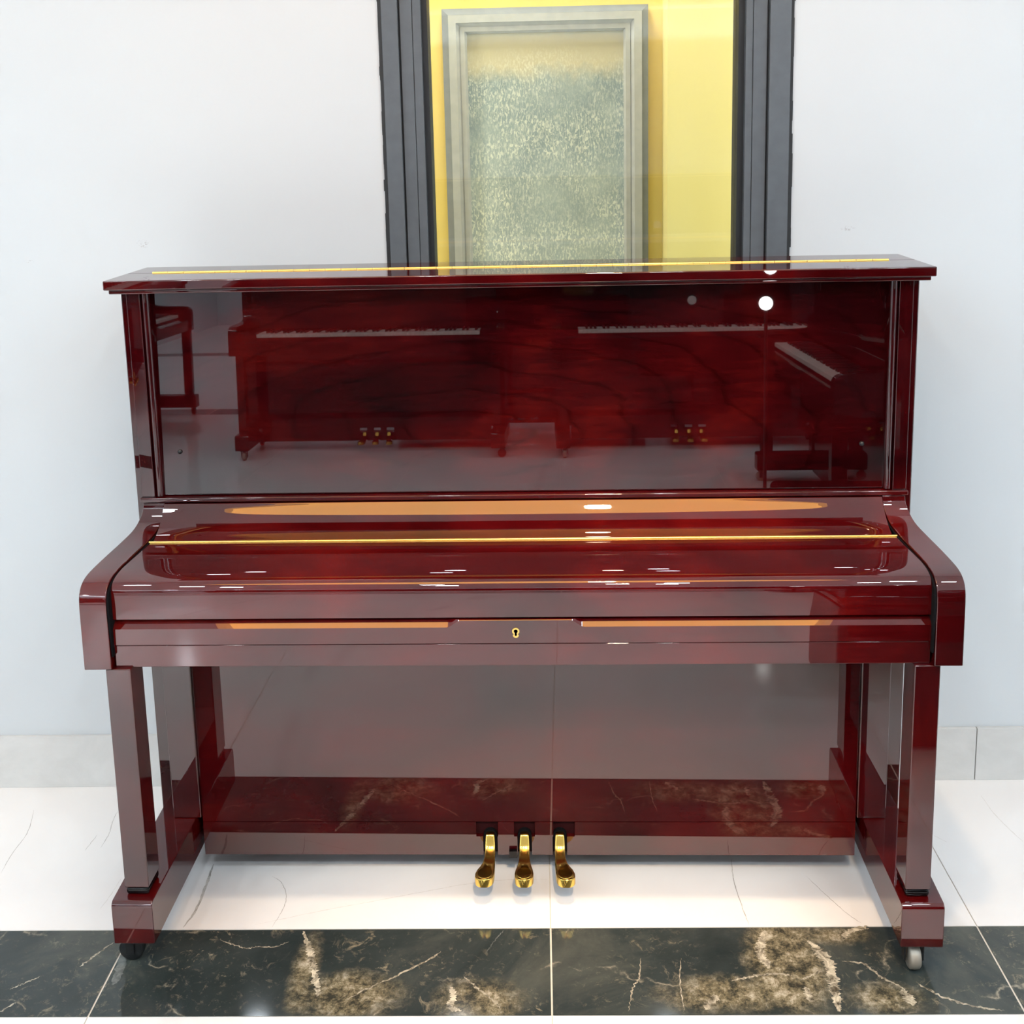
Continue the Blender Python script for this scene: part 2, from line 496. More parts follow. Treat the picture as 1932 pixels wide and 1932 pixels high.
# the marble's individual veins: (kind, half width in mm, points)
VEINS = [
    ('w', 2.6, [(-0.6539, 0.0534), (-0.6503, -0.0017), (-0.6479, -0.083), (-0.6574, -0.1411)]),
    ('w', 0.6, [(-0.5221, 0.0123), (-0.4979, -0.0082), (-0.4792, -0.0494), (-0.4768, -0.0891), (-0.4865, -0.1422)]),
    ('f', 0.7, [(-0.522, -0.1346), (-0.4064, -0.0974), (-0.2461, -0.0513), (-0.1217, -0.0165), (-0.0367, -0.0039), (0.0597, -0.0048)]),
    ('w', 0.9, [(0.4222, 0.0604), (0.4149, -0.0081), (0.4177, -0.0883), (0.4214, -0.1412)]),
    ('w', 0.6, [(0.5616, 0.004), (0.5886, -0.0583), (0.6153, -0.1127), (0.6334, -0.1383)]),
    ('w', 0.6, [(-1.1206, 0.2537), (-1.0975, 0.1692), (-1.0965, 0.0902), (-1.0894, 0.0262)]),
    ('w', 0.6, [(-0.9265, 0.2471), (-0.9221, 0.2025), (-0.9135, 0.1574), (-0.9131, 0.1103)]),
    ('w', 0.5, [(-0.9381, 0.1577), (-0.9439, 0.1014)]),
    ('f', 0.6, [(-0.8316, 0.0117), (-0.8341, -0.0464), (-0.8397, -0.0878)]),
    ('f', 0.8, [(1.0173, 0.2842), (1.0206, 0.2028), (1.0403, 0.1077)]),
    ('f', 0.6, [(0.861, 0.1374), (0.8825, 0.1094)]),
    ('c', 1.2, [(-0.5777, -0.1739), (-0.5531, -0.187), (-0.5212, -0.1986), (-0.505, -0.1958), (-0.4675, -0.1947), (-0.4457, -0.1806)]),
    ('c', 1.8, [(-0.3147, -0.3308), (-0.2739, -0.2981), (-0.2302, -0.2698), (-0.174, -0.2271), (-0.157, -0.2092)]),
    ('c', 1.8, [(-0.1107, -0.2743), (-0.0856, -0.3015), (-0.0574, -0.3294), (-0.0419, -0.3527)]),
    ('g', 1.0, [(-0.0422, -0.1513), (-0.0581, -0.1816), (-0.0745, -0.2153)]),
    ('c', 2.0, [(0.5704, -0.2381), (0.6086, -0.2477), (0.6289, -0.278), (0.6576, -0.305), (0.6605, -0.325)]),
    ('c', 2.2, [(0.686, -0.2912), (0.7171, -0.3241), (0.7677, -0.3486), (0.813, -0.3584)]),
    ('c', 1.2, [(0.2093, -0.2293), (0.2033, -0.2758), (0.1887, -0.3029), (0.1769, -0.3584)]),
    ('c', 1.0, [(0.2824, -0.2297), (0.2731, -0.2891), (0.2708, -0.3587)]),
    ('c', 1.2, [(-0.878, -0.2691), (-0.9006, -0.2861), (-0.9204, -0.3016)]),
    ('c', 1.6, [(-0.9123, -0.3554), (-0.8941, -0.332)]),
    ('c', 2.0, [(-0.7778, -0.1813), (-0.8043, -0.2248), (-0.8168, -0.2453)]),
    ('g', 8, [(-0.7484, -0.2127), (-0.7393, -0.2538), (-0.7374, -0.2907)]),
    ('p', 7, [(0.4474, -0.1561), (0.4346, -0.1918), (0.4273, -0.2196), (0.4328, -0.24), (0.437, -0.2574)]),
    ('p', 9, [(0.5218, -0.1853), (0.5355, -0.2133), (0.5464, -0.2501), (0.5427, -0.2866), (0.5387, -0.3245), (0.534, -0.3597)]),
    ('p', 6, [(-0.4242, -0.153), (-0.4036, -0.2007), (-0.3887, -0.2422), (-0.3751, -0.2821), (-0.364, -0.3205)]),
    ('p', 7, [(0.3076, -0.3541), (0.3242, -0.3334), (0.3326, -0.3211)]),
    ('p', 6, [(0.4891, -0.3017), (0.4915, -0.3193), (0.492, -0.3366)]),
    ('c', 2.5, [(0.3641, -0.2857), (0.4034, -0.2756), (0.4512, -0.2706), (0.4782, -0.276)]),
    ('c', 2, [(0.4852, -0.2864), (0.5121, -0.2709), (0.5281, -0.2631)]),
    ('p', 8, [(0.6543, -0.3101), (0.6605, -0.325), (0.6625, -0.3471)]),
    ('c', 1.5, [(0.6023, -0.1615), (0.6441, -0.1531)]),
    ('p', 5, [(-0.1327, -0.2988), (-0.1254, -0.3216), (-0.131, -0.3462), (-0.1101, -0.356)]),
    ('p', 5, [(0.6438, -0.1472), (0.6015, -0.1644), (0.5861, -0.1858)]),
]
random.seed(11)
KI = {'w': 3, 'f': 4, 'c': 5, 'g': 6, 'p': 7}
zv = 0.00010
for kind, hw, pts in VEINS:
    zv += 0.000008
    P = smooth_path([Vector((p[0], p[1], 0)) for p in pts], 12 if kind != 'p' else 16)
    prev = None
    n_ = len(P)
    for k, p in enumerate(P):
        a = Vector(P[max(k-1, 0)]); b = Vector(P[min(k+1, n_-1)])
        t = (b-a).normalized(); nn = Vector((-t.y, t.x, 0))
        taper = min(1, 4*k/n_+0.15, 4*(n_-1-k)/n_+0.15)
        j = {'p': 0.55, 'c': 0.7, 'g': 0.2}.get(kind, 0.25)
        w1 = hw*0.001*taper*(1+random.uniform(-j, j)); w2 = hw*0.001*taper*(1+random.uniform(-j, j))
        jit = nn*random.uniform(-1, 1)*0.0006*(1 if kind in 'wf' else 2.5)
        q = Vector(p)+jit
        cur = (bm.verts.new((q.x+nn.x*w1, q.y+nn.y*w1, zv)), bm.verts.new((q.x-nn.x*w2, q.y-nn.y*w2, zv)))
        if prev:
            f = bm.faces.new((prev[0], prev[1], cur[1], cur[0])); f.material_index = KI[kind]
        prev = cur
fl = room_obj('floor', bm, [TILEW, TILED, GROUT, VW, VF, VC, VG, VP], smooth=False)
struct(fl)
# wall behind the piano, with the window opening
OX0, OX1, OZ1 = -0.2770, 0.5784, 2.45
bm = bmesh.new()
box(bm, XL-0.15, OX0, WY, WY+0.16, 0, CEIL)
box(bm, OX1, XR+0.15, WY, WY+0.16, 0, CEIL)
box(bm, OX0, OX1, WY, WY+0.16, OZ1, CEIL)
struct(room_obj('wall_back', bm, WALL, smooth=False))
struct(room_obj('wall_left', bbox(XL-0.15, XL, YB, WY, 0, CEIL), WALL, smooth=False))
struct(room_obj('wall_right', bbox(XR, XR+0.15, YB, WY, 0, CEIL), WALL, smooth=False))
struct(room_obj('wall_front', bbox(XL-0.15, XR+0.15, YB-0.15, YB, 0, CEIL), WALL, smooth=False))
# ceiling with a recessed oval cove
bm = bmesh.new()
CX, CYc, CA, CB = -0.08, -1.0, 1.22, 0.50
n = 96
ring = [(CX+CA*math.copysign(abs(math.cos(a))**1.0, math.cos(a)), CYc+CB*math.copysign(abs(math.sin(a))**1.0, math.sin(a))) for a in [2*math.pi*k/n for k in range(n)]]
inner = [bm.verts.new((x, y, CEIL)) for x, y in ring]
ctop = [bm.verts.new((x, y, CEIL+0.12)) for x, y in ring]
x0, x1, y0, y1 = XL-0.15, XR+0.15, YB-0.15, WY+0.16
outer = []
for x, y in ring:
    dx, dy = x-CX, y-CYc
    t = min(((x1-CX)/dx if dx > 1e-9 else 1e9), ((x0-CX)/dx if dx < -1e-9 else 1e9), ((y1-CYc)/dy if dy > 1e-9 else 1e9), ((y0-CYc)/dy if dy < -1e-9 else 1e9))
    outer.append(bm.verts.new((CX+dx*t, CYc+dy*t, CEIL)))
for k in range(n):
    q = (k+1) % n
    bm.faces.new((inner[k], inner[q], outer[q], outer[k]))
    bm.faces.new((inner[k], inner[q], ctop[q], ctop[k]))
struct(room_obj('ceiling', bm, CEILM, smooth=False))
bm = bmesh.new()
bm.faces.new([bm.verts.new((x, y, CEIL+0.11)) for x, y in ring])
cv = room_obj('cove_light', bm, COVE, smooth=False)
cv['label'] = 'oval recessed ceiling cove glowing warm orange above the piano'
cv['category'] = 'ceiling light'
# corners of the ceiling sheet
bm = bmesh.new()
box(bm, x0, x1, y0, y1, CEIL+0.125, CEIL+0.15)
struct(room_obj('ceiling_slab', bm, CEILM, smooth=False)).name = 'ceiling.001'

# skirting tiles
bm = bmesh.new()
xs = [G0+0.2+0.78*k for k in range(-6, 6)]
JX = 1.0266
xs = [JX+0.8*k for k in range(-7, 5)]
def skirt(x_lo, x_hi):
    for k in range(len(xs)-1):
        a, b = max(xs[k]+0.0008, x_lo), min(xs[k+1]-0.0008, x_hi)
        if b-a > 0.01: box(bm, a, b, WY-0.010, WY, 0.0, 0.1281)
skirt(XL, OX0); skirt(OX1, XR)
struct(room_obj('baseboard_back', bm, SKIRT, bevel=0.0008, seg=1))

# ------------------------------------------------------------------ window behind the piano
def wobj(name, bm, mat, parent=None, **k):
    o = room_obj(name, bm, mat, parent, **k)
    return o
wf = bmesh.new()
FZ0, FZ1 = 0.0, OZ1
def upright(bm, pieces):
    for (a, b, yf) in pieces: box(bm, a, b, yf, WY+0.10, FZ0, FZ1-0.001)
upright(wf, [(-0.2715, -0.2375, WY-0.006), (-0.2345, -0.2090, WY+0.004), (-0.2084, -0.1905, WY+0.006)])
upright(wf, [(0.5300, 0.5735, WY-0.006), (0.4980, 0.5265, WY+0.004), (0.4825, 0.4974, WY+0.006)])
box(wf, -0.19, 0.48, WY+0.004, WY+0.10, FZ1-0.085, FZ1-0.001)
win = struct(wobj('window_1', wf, GREY, bevel=0.0012, seg=2))
g = bmesh.new()
for (a, b, yf) in ((-0.2375, -0.2345, WY+0.012), (-0.2090, -0.2084, WY+0.009), (0.5265, 0.5300, WY+0.012), (0.4974, 0.4980, WY+0.009)):
    box(g, a, b, yf, WY+0.09, FZ0, FZ1-0.002)
box(g, -0.1905, -0.1790, WY+0.022, WY+0.09, FZ0, FZ1-0.09)
box(g, 0.4700, 0.4825, WY+0.022, WY+0.09, FZ0, FZ1-0.09)
obj('gasket', g, GREYD, win, smooth=False)
random.seed(4)
g = bmesh.new()
for side, (xa, xb) in enumerate(((OX0-0.0015, -0.2712), (0.5732, OX1+0.0015))):
    z = 0.0
    while z < FZ1:
        h = random.uniform(0.008, 0.05)
        e = random.uniform(-0.0010, 0.0022)
        a, b = (xa-e*0.6, xb) if side == 0 else (xa, xb+e)
        box(g, a, b, WY-0.004, WY+0.02, z, min(z+h, FZ1))
        z += h
obj('sealant', g, SEAL, win, smooth=False)
obj('pane', bbox(-0.1790, 0.4700, WY+0.050, WY+0.056, FZ0, FZ1-0.085), GLASS, win, smooth=False)

# the yellow space behind the glass
BY = 1.05
bm = bmesh.new()
box(bm, -1.6, 0.385, BY, BY+0.12, 0, CEIL)
struct(room_obj('wall_yellow_rear', bm, YEL, smooth=False)).name = 'wall_rear'
bm = bmesh.new()
box(bm, 0.3850, 1.6, BY-0.12, BY+0.12, 0, CEIL)
struct(room_obj('wall_rear_right', bm, YELP, smooth=False))
bm = bmesh.new()
box(bm, -1.7, -1.6, WY+0.16, BY+0.12, 0, CEIL)
box(bm, 1.6, 1.7, WY+0.16, BY+0.12, 0, CEIL)
struct(room_obj('wall_passage', bm, WALL, smooth=False))
struct(room_obj('ceiling_passage', bbox(-1.7, 1.7, WY+0.161, BY+0.12, CEIL-0.05, CEIL), CEILM, smooth=False))
# framed frosted window on the yellow wall
QX0, QX1, QZ1, QZ0 = -0.1990, 0.3440, 1.8155, 0.35
def mitred(bm, x0, x1, z0, z1, wd, y0, y1):
    """rectangular frame: y0 the outer edge's depth, y1 the inner edge's depth"""
    o = [(x0, z0), (x1, z0), (x1, z1), (x0, z1)]
    i = [(x0+wd, z0+wd), (x1-wd, z0+wd), (x1-wd, z1-wd), (x0+wd, z1-wd)]
    O = [bm.verts.new((x, y0, z)) for x, z in o]; I = [bm.verts.new((x, y1, z)) for x, z in i]
    OB = [bm.verts.new((x, BY, z)) for x, z in o]; IB = [bm.verts.new((x, BY, z)) for x, z in i]
    for k in range(4):
        q = (k+1) % 4
        bm.faces.new((O[k], O[q], I[q], I[k])); bm.faces.new((O[k], OB[k], OB[q], O[q])); bm.faces.new((I[k], I[q], IB[q], IB[k]))
        bm.faces.new((OB[k], IB[k], IB[q], OB[q]))
bm = bmesh.new()
mitred(bm, QX0, QX1, QZ0, QZ1, 0.017, BY-0.030, BY-0.034)
w2 = struct(room_obj('window_2', bm, PANELFR2, smooth=False))
bm = bmesh.new()
d = 0.017
for (wd, a, b) in ((0.020, BY-0.038, BY-0.038), (0.010, BY-0.033, BY-0.027), (0.012, BY-0.030, BY-0.030), (0.005, BY-0.024, BY-0.018)):
    mitred(bm, QX0+d, QX1-d, QZ0+d, QZ1-d, wd, a, b); d += wd
obj('moulding', bm, PANELFR, w2, smooth=False)
obj('frosted_pane', bbox(QX0+d, QX1-d, BY-0.012, BY-0.006, QZ0+d, QZ1-d), FROST, w2, smooth=False)

# ------------------------------------------------------------------ pianos
def make_piano(root, wood_h, wood_v, wood_p, is_open=False, detail=True):
    B = 0.0022
    S = (-1, 1)
    def sb(s, a, b): return (a, b) if s > 0 else (-b, -a)
    def P(name, bm, mat, parent=root, **k): return obj(name, bm, mat, parent, **k)
    # back panel with soundboard posts
    bm = bmesh.new()
    box(bm, -0.735, 0.735, 0.196, 0.206, 0.09, 1.19)
    for k in range(5): box(bm, -0.70+0.335*k, -0.64+0.335*k, 0.2065, 0.232, 0.09, 1.19)
    P('back_frame', bm, wood_v, bevel=0.002)
    for s in S:
        a, b = sb(s, 0.7390, 0.7475)
        bm = bmesh.new()
        prof = [(0.036, 0.5765), (0.036, 1.2040), (0.290, 1.2040), (0.290, 0.0556), (0.036, 0.0556)]
        a, b = sb(s, 0.7115, 0.7480)
        box(bm, a, b, 0.0345, 0.225, 0.0600, 1.2035)
        P('side_panel', bm, wood_v, bevel=0.0025)
        # stile beside the upper front panel with its rounded moulding
        a, b = sb(s, 0.7110, 0.7372)
        P('stile', bbox(a, b, 0.0312, 0.060, 0.8015, 1.2035), wood_v, bevel=0.0015)
        bm = bmesh.new()
        cx = s*0.7035
        pts = []
        for k in range(13):
            t = math.pi*k/12
            pts.append((cx+0.0072*math.cos(t), 0.040-0.0062*math.sin(t)))
        pts += [(cx-0.0072, 0.062), (cx+0.0072, 0.062)]
        prof_z(bm, pts, 0.8015, 1.2035)
        P('panel_moulding', bm, wood_v)
    # upper front panel leans slightly back
    bm = bmesh.new()
    vs_ = box(bm, -0.6960, 0.6960, 0.0440, 0.060, 0.8015, 1.2035)
    for v in vs_:
        v.co.y += (v.co.z-0.80)*math.tan(math.radians(1.70))
    fp = P('front_panel', bm, wood_p, smooth=False)
    if detail:
        for (x, z) in ((-0.6604, 0.8880), (0.6545, 0.8880)):
            yy = 0.0440+(z-0.80)*math.tan(math.radians(1.70))
            bm = bmesh.new()
            ret = bmesh.ops.create_uvsphere(bm, u_segments=20, v_segments=12, radius=0.0046)
            for v in ret['verts']: v.co = Vector((x+v.co.x, yy-0.0008+v.co.y*0.8, z+v.co.z))
            so = P('rubber_bumper', bm, BLACK, fp)
            so['label'] = 'black rubber bumper'
    # lid
    bm = bmesh.new()
    box(bm, -0.7672, 0.7672, 0.0, 0.1245, 1.2118, 1.2298)
    lid = P('lid', bm, wood_h, bevel=0.0022)
    bm = bmesh.new()
    box(bm, -0.7672, 0.7672, 0.1255, 0.2350, 1.2118, 1.2298)
    P('lid_rear_leaf', bm, wood_h, lid, bevel=0.0022)
    bm = bmesh.new()
    box(bm, -0.7595, 0.7595, 0.0060, 0.2300, 1.2040, 1.2116)
    P('lid_moulding', bm, wood_h, lid, bevel=0.0018)
    # continuous hinge on the lid
    HX0, HX1, nk = -0.716, 0.716, 46
    bm = bmesh.new()
    st = (HX1-HX0)/nk
    for k in range(nk):
        a = HX0+k*st
        wid = 0.0026 if k % 2 else 0.0020
        cyl(bm, (a+st/2, 0.125, 1.2303), 0.0021, st-0.0010, 'X', 12)
        box(bm, a+0.0004, a+st-0.0004, 0.125-(0.0052 if k % 2 else 0.0030), 0.125+(0.0030 if k % 2 else 0.0052), 1.2292, 1.2304)
    ho = P('lid_hinge', bm, HINGE, lid)
    ho['label'] = 'brass continuous hinge'
    # rail (shelf) under the front panel
    bm = bmesh.new()
    box(bm, -0.7405, 0.7405, 0.0275, 0.062, 0.7905, 0.7995)
    P('rail', bm, wood_h, bevel=0.0016)
    # arms
    top = [(0.060, 0.7900, 0.6925, 0.7350), (0.030, 0.7900, 0.6925, 0.7355), (0.0275, 0.7750, 0.6930, 0.7370), (0.0120, 0.7580, 0.6950, 0.7410),
           (-0.0150, 0.7475, 0.6975, 0.7450), (-0.0600, 0.7420, 0.7010, 0.7500), (-0.1200, 0.7395, 0.7045, 0.7535), (-0.1750, 0.7385, 0.7065, 0.7545),
           (-0.2080, 0.7365, 0.7070, 0.7548), (-0.2290, 0.7310, 0.7072, 0.7550), (-0.2425, 0.7205, 0.7074, 0.7552), (-0.2485, 0.7060, 0.7075, 0.7553), (-0.2500, 0.6850, 0.7076, 0.7554)]
    tp = [top[0]] + smooth_path(top[1:], 5)
    rest = [(-0.2500, 0.6300, 0.7078, 0.7556), (-0.2500, 0.5778, 0.7080, 0.7558), (-0.15, 0.5778, 0.7080, 0.7558), (0.033, 0.5778, 0.7080, 0.7480), (0.0335, 0.66, 0.7080, 0.7480), (0.0600, 0.72, 0.6925, 0.7350)]
    allp = tp + rest
    for s in S:
        bm = bmesh.new()
        xf = [(s*p[2], s*p[3]) for p in allp]
        prof_x(bm, [(p[0], p[1]) for p in allp], 0, 0, xf)
        P('arm', bm, wood_h, bevel=0.0016, seg=2, angle=45)
        if detail:
            bm = bmesh.new()
            q = [(p[0], p[1]-0.004) for p in tp if p[0] < 0.04] + [(-0.246, 0.60), (0.02, 0.60)]
            x0_, x1_ = sb(s, 0.7040, 0.7066)
            xf = [(s*(min(pp[2], 0.7068)-0.0035), s*(pp[2]-0.0004)) for pp in tp if pp[0] < 0.04] + [(s*0.7040, s*0.7070)]*2
            prof_x(bm, q, 0, 0, xf)
            P('felt_strip', bm, FELT, smooth=False)
    # keybed
    bm = bmesh.new()
    box(bm, -0.7045, 0.7045, -0.2370, 0.030, 0.5770, 0.6170)
    P('keybed', bm, wood_h, bevel=0.0012, seg=2)
    # key slip with chamfered top and raised centre
    bm = bmesh.new()
    def ztop(x):
        a, b = (-0.1215, -0.0965) if x < 0 else (0.1165, 0.0915)
        t = max(0, min(1, (x-a)/(b-a)))
        return t*t*(3-2*t) if True else t
    XS = [-0.7040, -0.30, -0.1235]+[-0.1215+0.025*k/10 for k in range(11)]+[-0.03, 0.04]+[0.0915+0.025*k/10 for k in range(11)]+[0.1185, 0.35, 0.7040]
    prev = None
    for x in XS:
        t = ztop(x)
        # cross-section: bottom back, bottom front, chamfer front, chamfer back, top back
        secs = [(-0.190, 0.6185), (-0.2385, 0.6185), (-0.2385, 0.6478+t*0.0122), (-0.2375+0.0125*(1-t), 0.6610-0.0005*(1-t)), (-0.215, 0.6615), (-0.190, 0.6615)]
        cur = [bm.verts.new((x, yy, zz)) for yy, zz in secs]
        if prev:
            for k in range(6): bm.faces.new((prev[k], prev[(k+1) % 6], cur[(k+1) % 6], cur[k]))
        else: bm.faces.new(cur)
        prev = cur
    bm.faces.new(prev[::-1])
    ks = P('key_slip', bm, wood_h, angle=25)
    # lock: brass keyhole ring
    if detail:
        def keyhole(r1, r2, drop, y):
            pts = []
            for k in range(25):
                a = math.radians(-60+300*k/24)
                pts.append((r1*math.cos(a), r1*math.sin(a)))
            for k in range(9):
                a = math.radians(180+180*k/8)
                pts.append((r2*math.cos(a), -drop+r2*math.sin(a)))
            return [(-0.0018+px_, y, 0.6405+pz) for px_, pz in pts]
        bm = bmesh.new()
        o1 = keyhole(0.0063, 0.0052, 0.0068, -0.2397); i1 = keyhole(0.0034, 0.0019, 0.0068, -0.2397)
        ob = keyhole(0.0063, 0.0052, 0.0068, -0.2380); ib = keyhole(0.0034, 0.0019, 0.0068, -0.2380)
        V = [[bm.verts.new(p) for p in q] for q in (o1, i1, ob, ib)]
        n_ = len(o1)
        for k in range(n_):
            q = (k+1) % n_
            bm.faces.new((V[0][k], V[0][q], V[1][q], V[1][k])); bm.faces.new((V[0][k], V[2][k], V[2][q], V[0][q])); bm.faces.new((V[1][k], V[1][q], V[3][q], V[3][k]))
        lo = P('lock_escutcheon', bm, HINGE, ks, smooth=False)
        lo['label'] = 'brass ring around the keyhole'
        bm = bmesh.new()
        bm.faces.new([bm.verts.new(p) for p in keyhole(0.0037, 0.0021, 0.0068, -0.23875)])
        bmesh.ops.extrude_face_region(bm, geom=bm.faces[:])
        P('keyhole', bm, FELT, ks, smooth=False)
    # fallboard
    if not is_open:
        rear = smooth_path([(0.0260, 0.7880), (0.0185, 0.7790), (0.0075, 0.7675), (-0.0065, 0.7565), (-0.0250, 0.7460), (-0.0440, 0.7390)], 14)
        rear = [(0.030, 0.7885)] + rear
        poly = rear + [(-0.0485, 0.7372), (-0.0485, 0.7180), (-0.010, 0.7250), (0.020, 0.7500), (0.034, 0.7800)]
        bm = bmesh.new()
        prof_x(bm, poly, -0.6925, 0.6905)
        fb = P('fallboard', bm, wood_h, angle=40)
        front = smooth_path([(-0.0535, 0.7372), (-0.1000, 0.7366), (-0.1500, 0.7362), (-0.1920, 0.7352), (-0.2130, 0.7322), (-0.2270, 0.7265), (-0.2335, 0.7180), (-0.2350, 0.7080)], 14)
        poly = [(-0.0530, 0.7373)] + front + [(-0.2350, 0.6645), (-0.2150, 0.6645), (-0.2150, 0.7050), (-0.0530, 0.7180)]
        xf = []
        for (yy, zz) in poly:
            t = max(0, min(1, (-0.0530-yy)/0.12))
            xf.append((-0.6960-0.0072*t, 0.6955+0.0075*t))
        bm = bmesh.new()
        prof_x(bm, poly, 0, 0, xf)
        P('front_flap', bm, wood_h, fb, angle=40)
        bm = bmesh.new()
        nk2 = 60
        st = (0.6985+0.6995)/nk2
        for k in range(nk2):
            cyl(bm, (-0.6995+st*(k+0.5), -0.0507, 0.7384), 0.0020, st-0.0004, 'X', 12)
        box(bm, -0.6995, 0.6985, -0.0530, -0.0484, 0.7290, 0.7378)
        fh = P('fallboard_hinge', bm, HINGE, fb)
        fh['label'] = 'thin brass hinge line'
    else:
        bm = bmesh.new()
        poly = [(0.020, 0.700), (0.000, 0.700), (0.012, 0.860), (0.022, 0.915), (0.029, 0.915)]
        prof_x(bm, poly, -0.6925, 0.6925)
        P('fallboard', bm, wood_h, smooth=False)
        bm = bmesh.new()
        kw = 1.225/52
        for k in range(52):
            a = -0.6125+k*kw
            box(bm, a+0.0004, a+kw-0.0004, -0.195, -0.03, 0.672, 0.690)
        P('white_keys', bm, IVORY, bevel=0)
        bm = bmesh.new()
        for k in range(51):
            if (k % 7) in (1, 4): continue
            a = -0.6125+(k+1)*kw
            box(bm, a-0.0055, a+0.0055, -0.145, -0.03, 0.690, 0.701)
        P('black_keys', bm, BLACK)
        bm = bmesh.new()
        for s in S:
            a, b = sb(s, 0.615, 0.700)
            box(bm, a, b, -0.20, 0.0, 0.62, 0.700)
        box(bm, -0.61, 0.61, -0.19, 0.0, 0.62, 0.671)
        P('key_frame', bm, wood_h, bevel=0.001)
    # legs, toe blocks, posts
    for s in S:
        a, b = sb(s, 0.6765, 0.7205)
        lg = P('leg', bbox(a, b, -0.2455, -0.188, 0.1535, 0.5769), wood_v, bevel=0.0022)
        P('leg_collar', bbox(a+0.0008, b-0.0008, -0.2447, -0.1888, 0.1385, 0.1534), BLACKGLOSS, lg, bevel=0.0055)
        a, b = sb(s, 0.6657, 0.7402)
        pts = [(-0.2660, 0.0556)]
        for k in range(9):
            t = math.pi/2*k/8
            pts.append((-0.2660+0.010*(1-math.cos(t)), 0.1284+0.010*math.sin(t)))
        pts += [(0.200, 0.1384), (0.200, 0.0556)]
        bm = bmesh.new()
        prof_x(bm, pts, 0, 0, [(s*0.6657, s*(0.7402+0.0095*(p[0]+0.266)/0.466)) for p in pts])
        tb = P('toe_block', bm, wood_h, bevel=0.0018, seg=2, angle=40)
        a, b = sb(s, 0.6550, 0.7105)
        P('post', bbox(a, b, -0.0080, 0.140, 0.1395, 0.5765), wood_v, bevel=0.0020)
    # lower panel and bottom rail
    bm = bmesh.new(); box(bm, -0.6540, 0.6540, 0.0, 0.018, 0.1268, 0.5765)
    P('lower_panel', bm, wood_h, smooth=False)
    bm = bmesh.new()
    # rail with three slots: solid above the slots, blocks between them
    slots = [(-0.1000, -0.0560), (-0.0240, 0.0180), (0.0545, 0.0980)]
    xs_ = [-0.6540]
    for a, b in slots: xs_ += [a, b]
    xs_.append(0.6540)
    for k in range(0, len(xs_), 2): box(bm, xs_[k], xs_[k+1], -0.0005, 0.018, 0.0535, 0.1255)
    for (a, b), zt in zip(slots, (0.1255, 0.1255, 0.1255)):
        xr_ = {0: -0.0718, 1: -0.0030, 2: 0.0677}[slots.index((a, b))]
        box(bm, a, xr_-0.0145, -0.0005, 0.018, 0.0535, 0.0940)
        box(bm, xr_+0.0145, b, -0.0005, 0.018, 0.0535, 0.0940)
    if detail: box(bm, -0.1000, 0.0980, 0.0100, 0.0178, 0.0536, 0.1254, 1)
    P('bottom_rail', bm, [wood_h, SLOT], smooth=False)
    P('bottom_board', bbox(-0.654, 0.654, 0.019, 0.195, 0.0535, 0.075), wood_h, smooth=False)
    # pedals
    PD = ((-0.0718, -0.0800, -1), (-0.0030, -0.0030, 0), (0.0677, 0.0780, 1))
    for (xr, xt, bend) in PD:
        # centre line stations: y, z top, half width, x
        m_ = xt-xr
        stn = [(0.020, 0.1040, 0.0085, xr), (-0.0050, 0.1040, 0.0085, xr), (-0.0075, 0.1030, 0.0088, xr), (-0.0095, 0.1000, 0.0092, xr), (-0.0165, 0.0860, 0.0102, xr), (-0.0190, 0.0825, 0.0104, xr), (-0.0240, 0.0780, 0.0100, xr),
               (-0.0330, 0.0715, 0.0104, xr+m_*0.05), (-0.0430, 0.0668, 0.0122, xr+m_*0.2), (-0.0520, 0.0645, 0.0146, xr+m_*0.5), (-0.0610, 0.0638, 0.0172, xr+m_*0.8), (-0.0720, 0.0637, 0.0187, xt), (-0.0820, 0.0637, 0.0178, xt+m_*0.1),
               (-0.0890, 0.0637, 0.0145, xt+m_*0.12), (-0.0930, 0.0636, 0.0095, xt+m_*0.12), (-0.0945, 0.0634, 0.0045, xt+m_*0.12)]
        bm = bmesh.new(); prev = None
        rings = []
        for (yy, zt, hw, xc) in stn:
            th = 0.014 if yy > -0.03 else 0.0165
            cr = min(0.0028, hw*0.3)
            sec = [(-hw, -th), (-hw, -cr), (-hw+cr*0.35, -cr*0.35), (-hw+cr, 0), (hw-cr, 0), (hw-cr*0.35, -cr*0.35), (hw, -cr), (hw, -th)]
            rings.append([bm.verts.new((xc+px_, yy, zt+pz)) for px_, pz in sec])
        for r0, r1 in zip(rings[:-1], rings[1:]):
            for k in range(8): bm.faces.new((r0[k], r0[(k+1) % 8], r1[(k+1) % 8], r1[k]))
        bm.faces.new(rings[0]); bm.faces.new(rings[-1][::-1])
        pd = P('pedal', bm, BRASS, angle=60)
        pd['label'] = {-1: 'left brass pedal', 0: 'middle brass pedal', 1: 'right brass pedal'}[bend]
        if detail:
            # raised rounded pad on the toe of the pedal
            bm = bmesh.new()
            pts = []
            for k in range(28):
                a = 2*math.pi*k/28
                yy = -0.0735-0.0170*math.sin(a)
                xx = xt+0.0148*math.cos(a)
                if math.sin(a) < 0: xx -= (xt-xr)*0.35*(-math.sin(a))
                pts.append((xx, yy))
            prof_z(bm, pts, 0.0630, 0.0645)
            P('pedal_pad', bm, BRASS, pd, bevel=0.0008, seg=2)
            bm = bmesh.new()
            pts = []
            for k in range(17):
                a = math.pi*k/16
                pts.append((0.0138*math.cos(a), 0.094+0.014*math.sin(a)))
            pts += [(-0.0138, 0.062), (0.0138, 0.062)]
            A = [bm.verts.new((xr+p[0], 0.0005, p[1])) for p in pts]; Bv = [bm.verts.new((xr+p[0], 0.0100, p[1])) for p in pts]
            bm.faces.new(A); bm.faces.new(Bv[::-1])
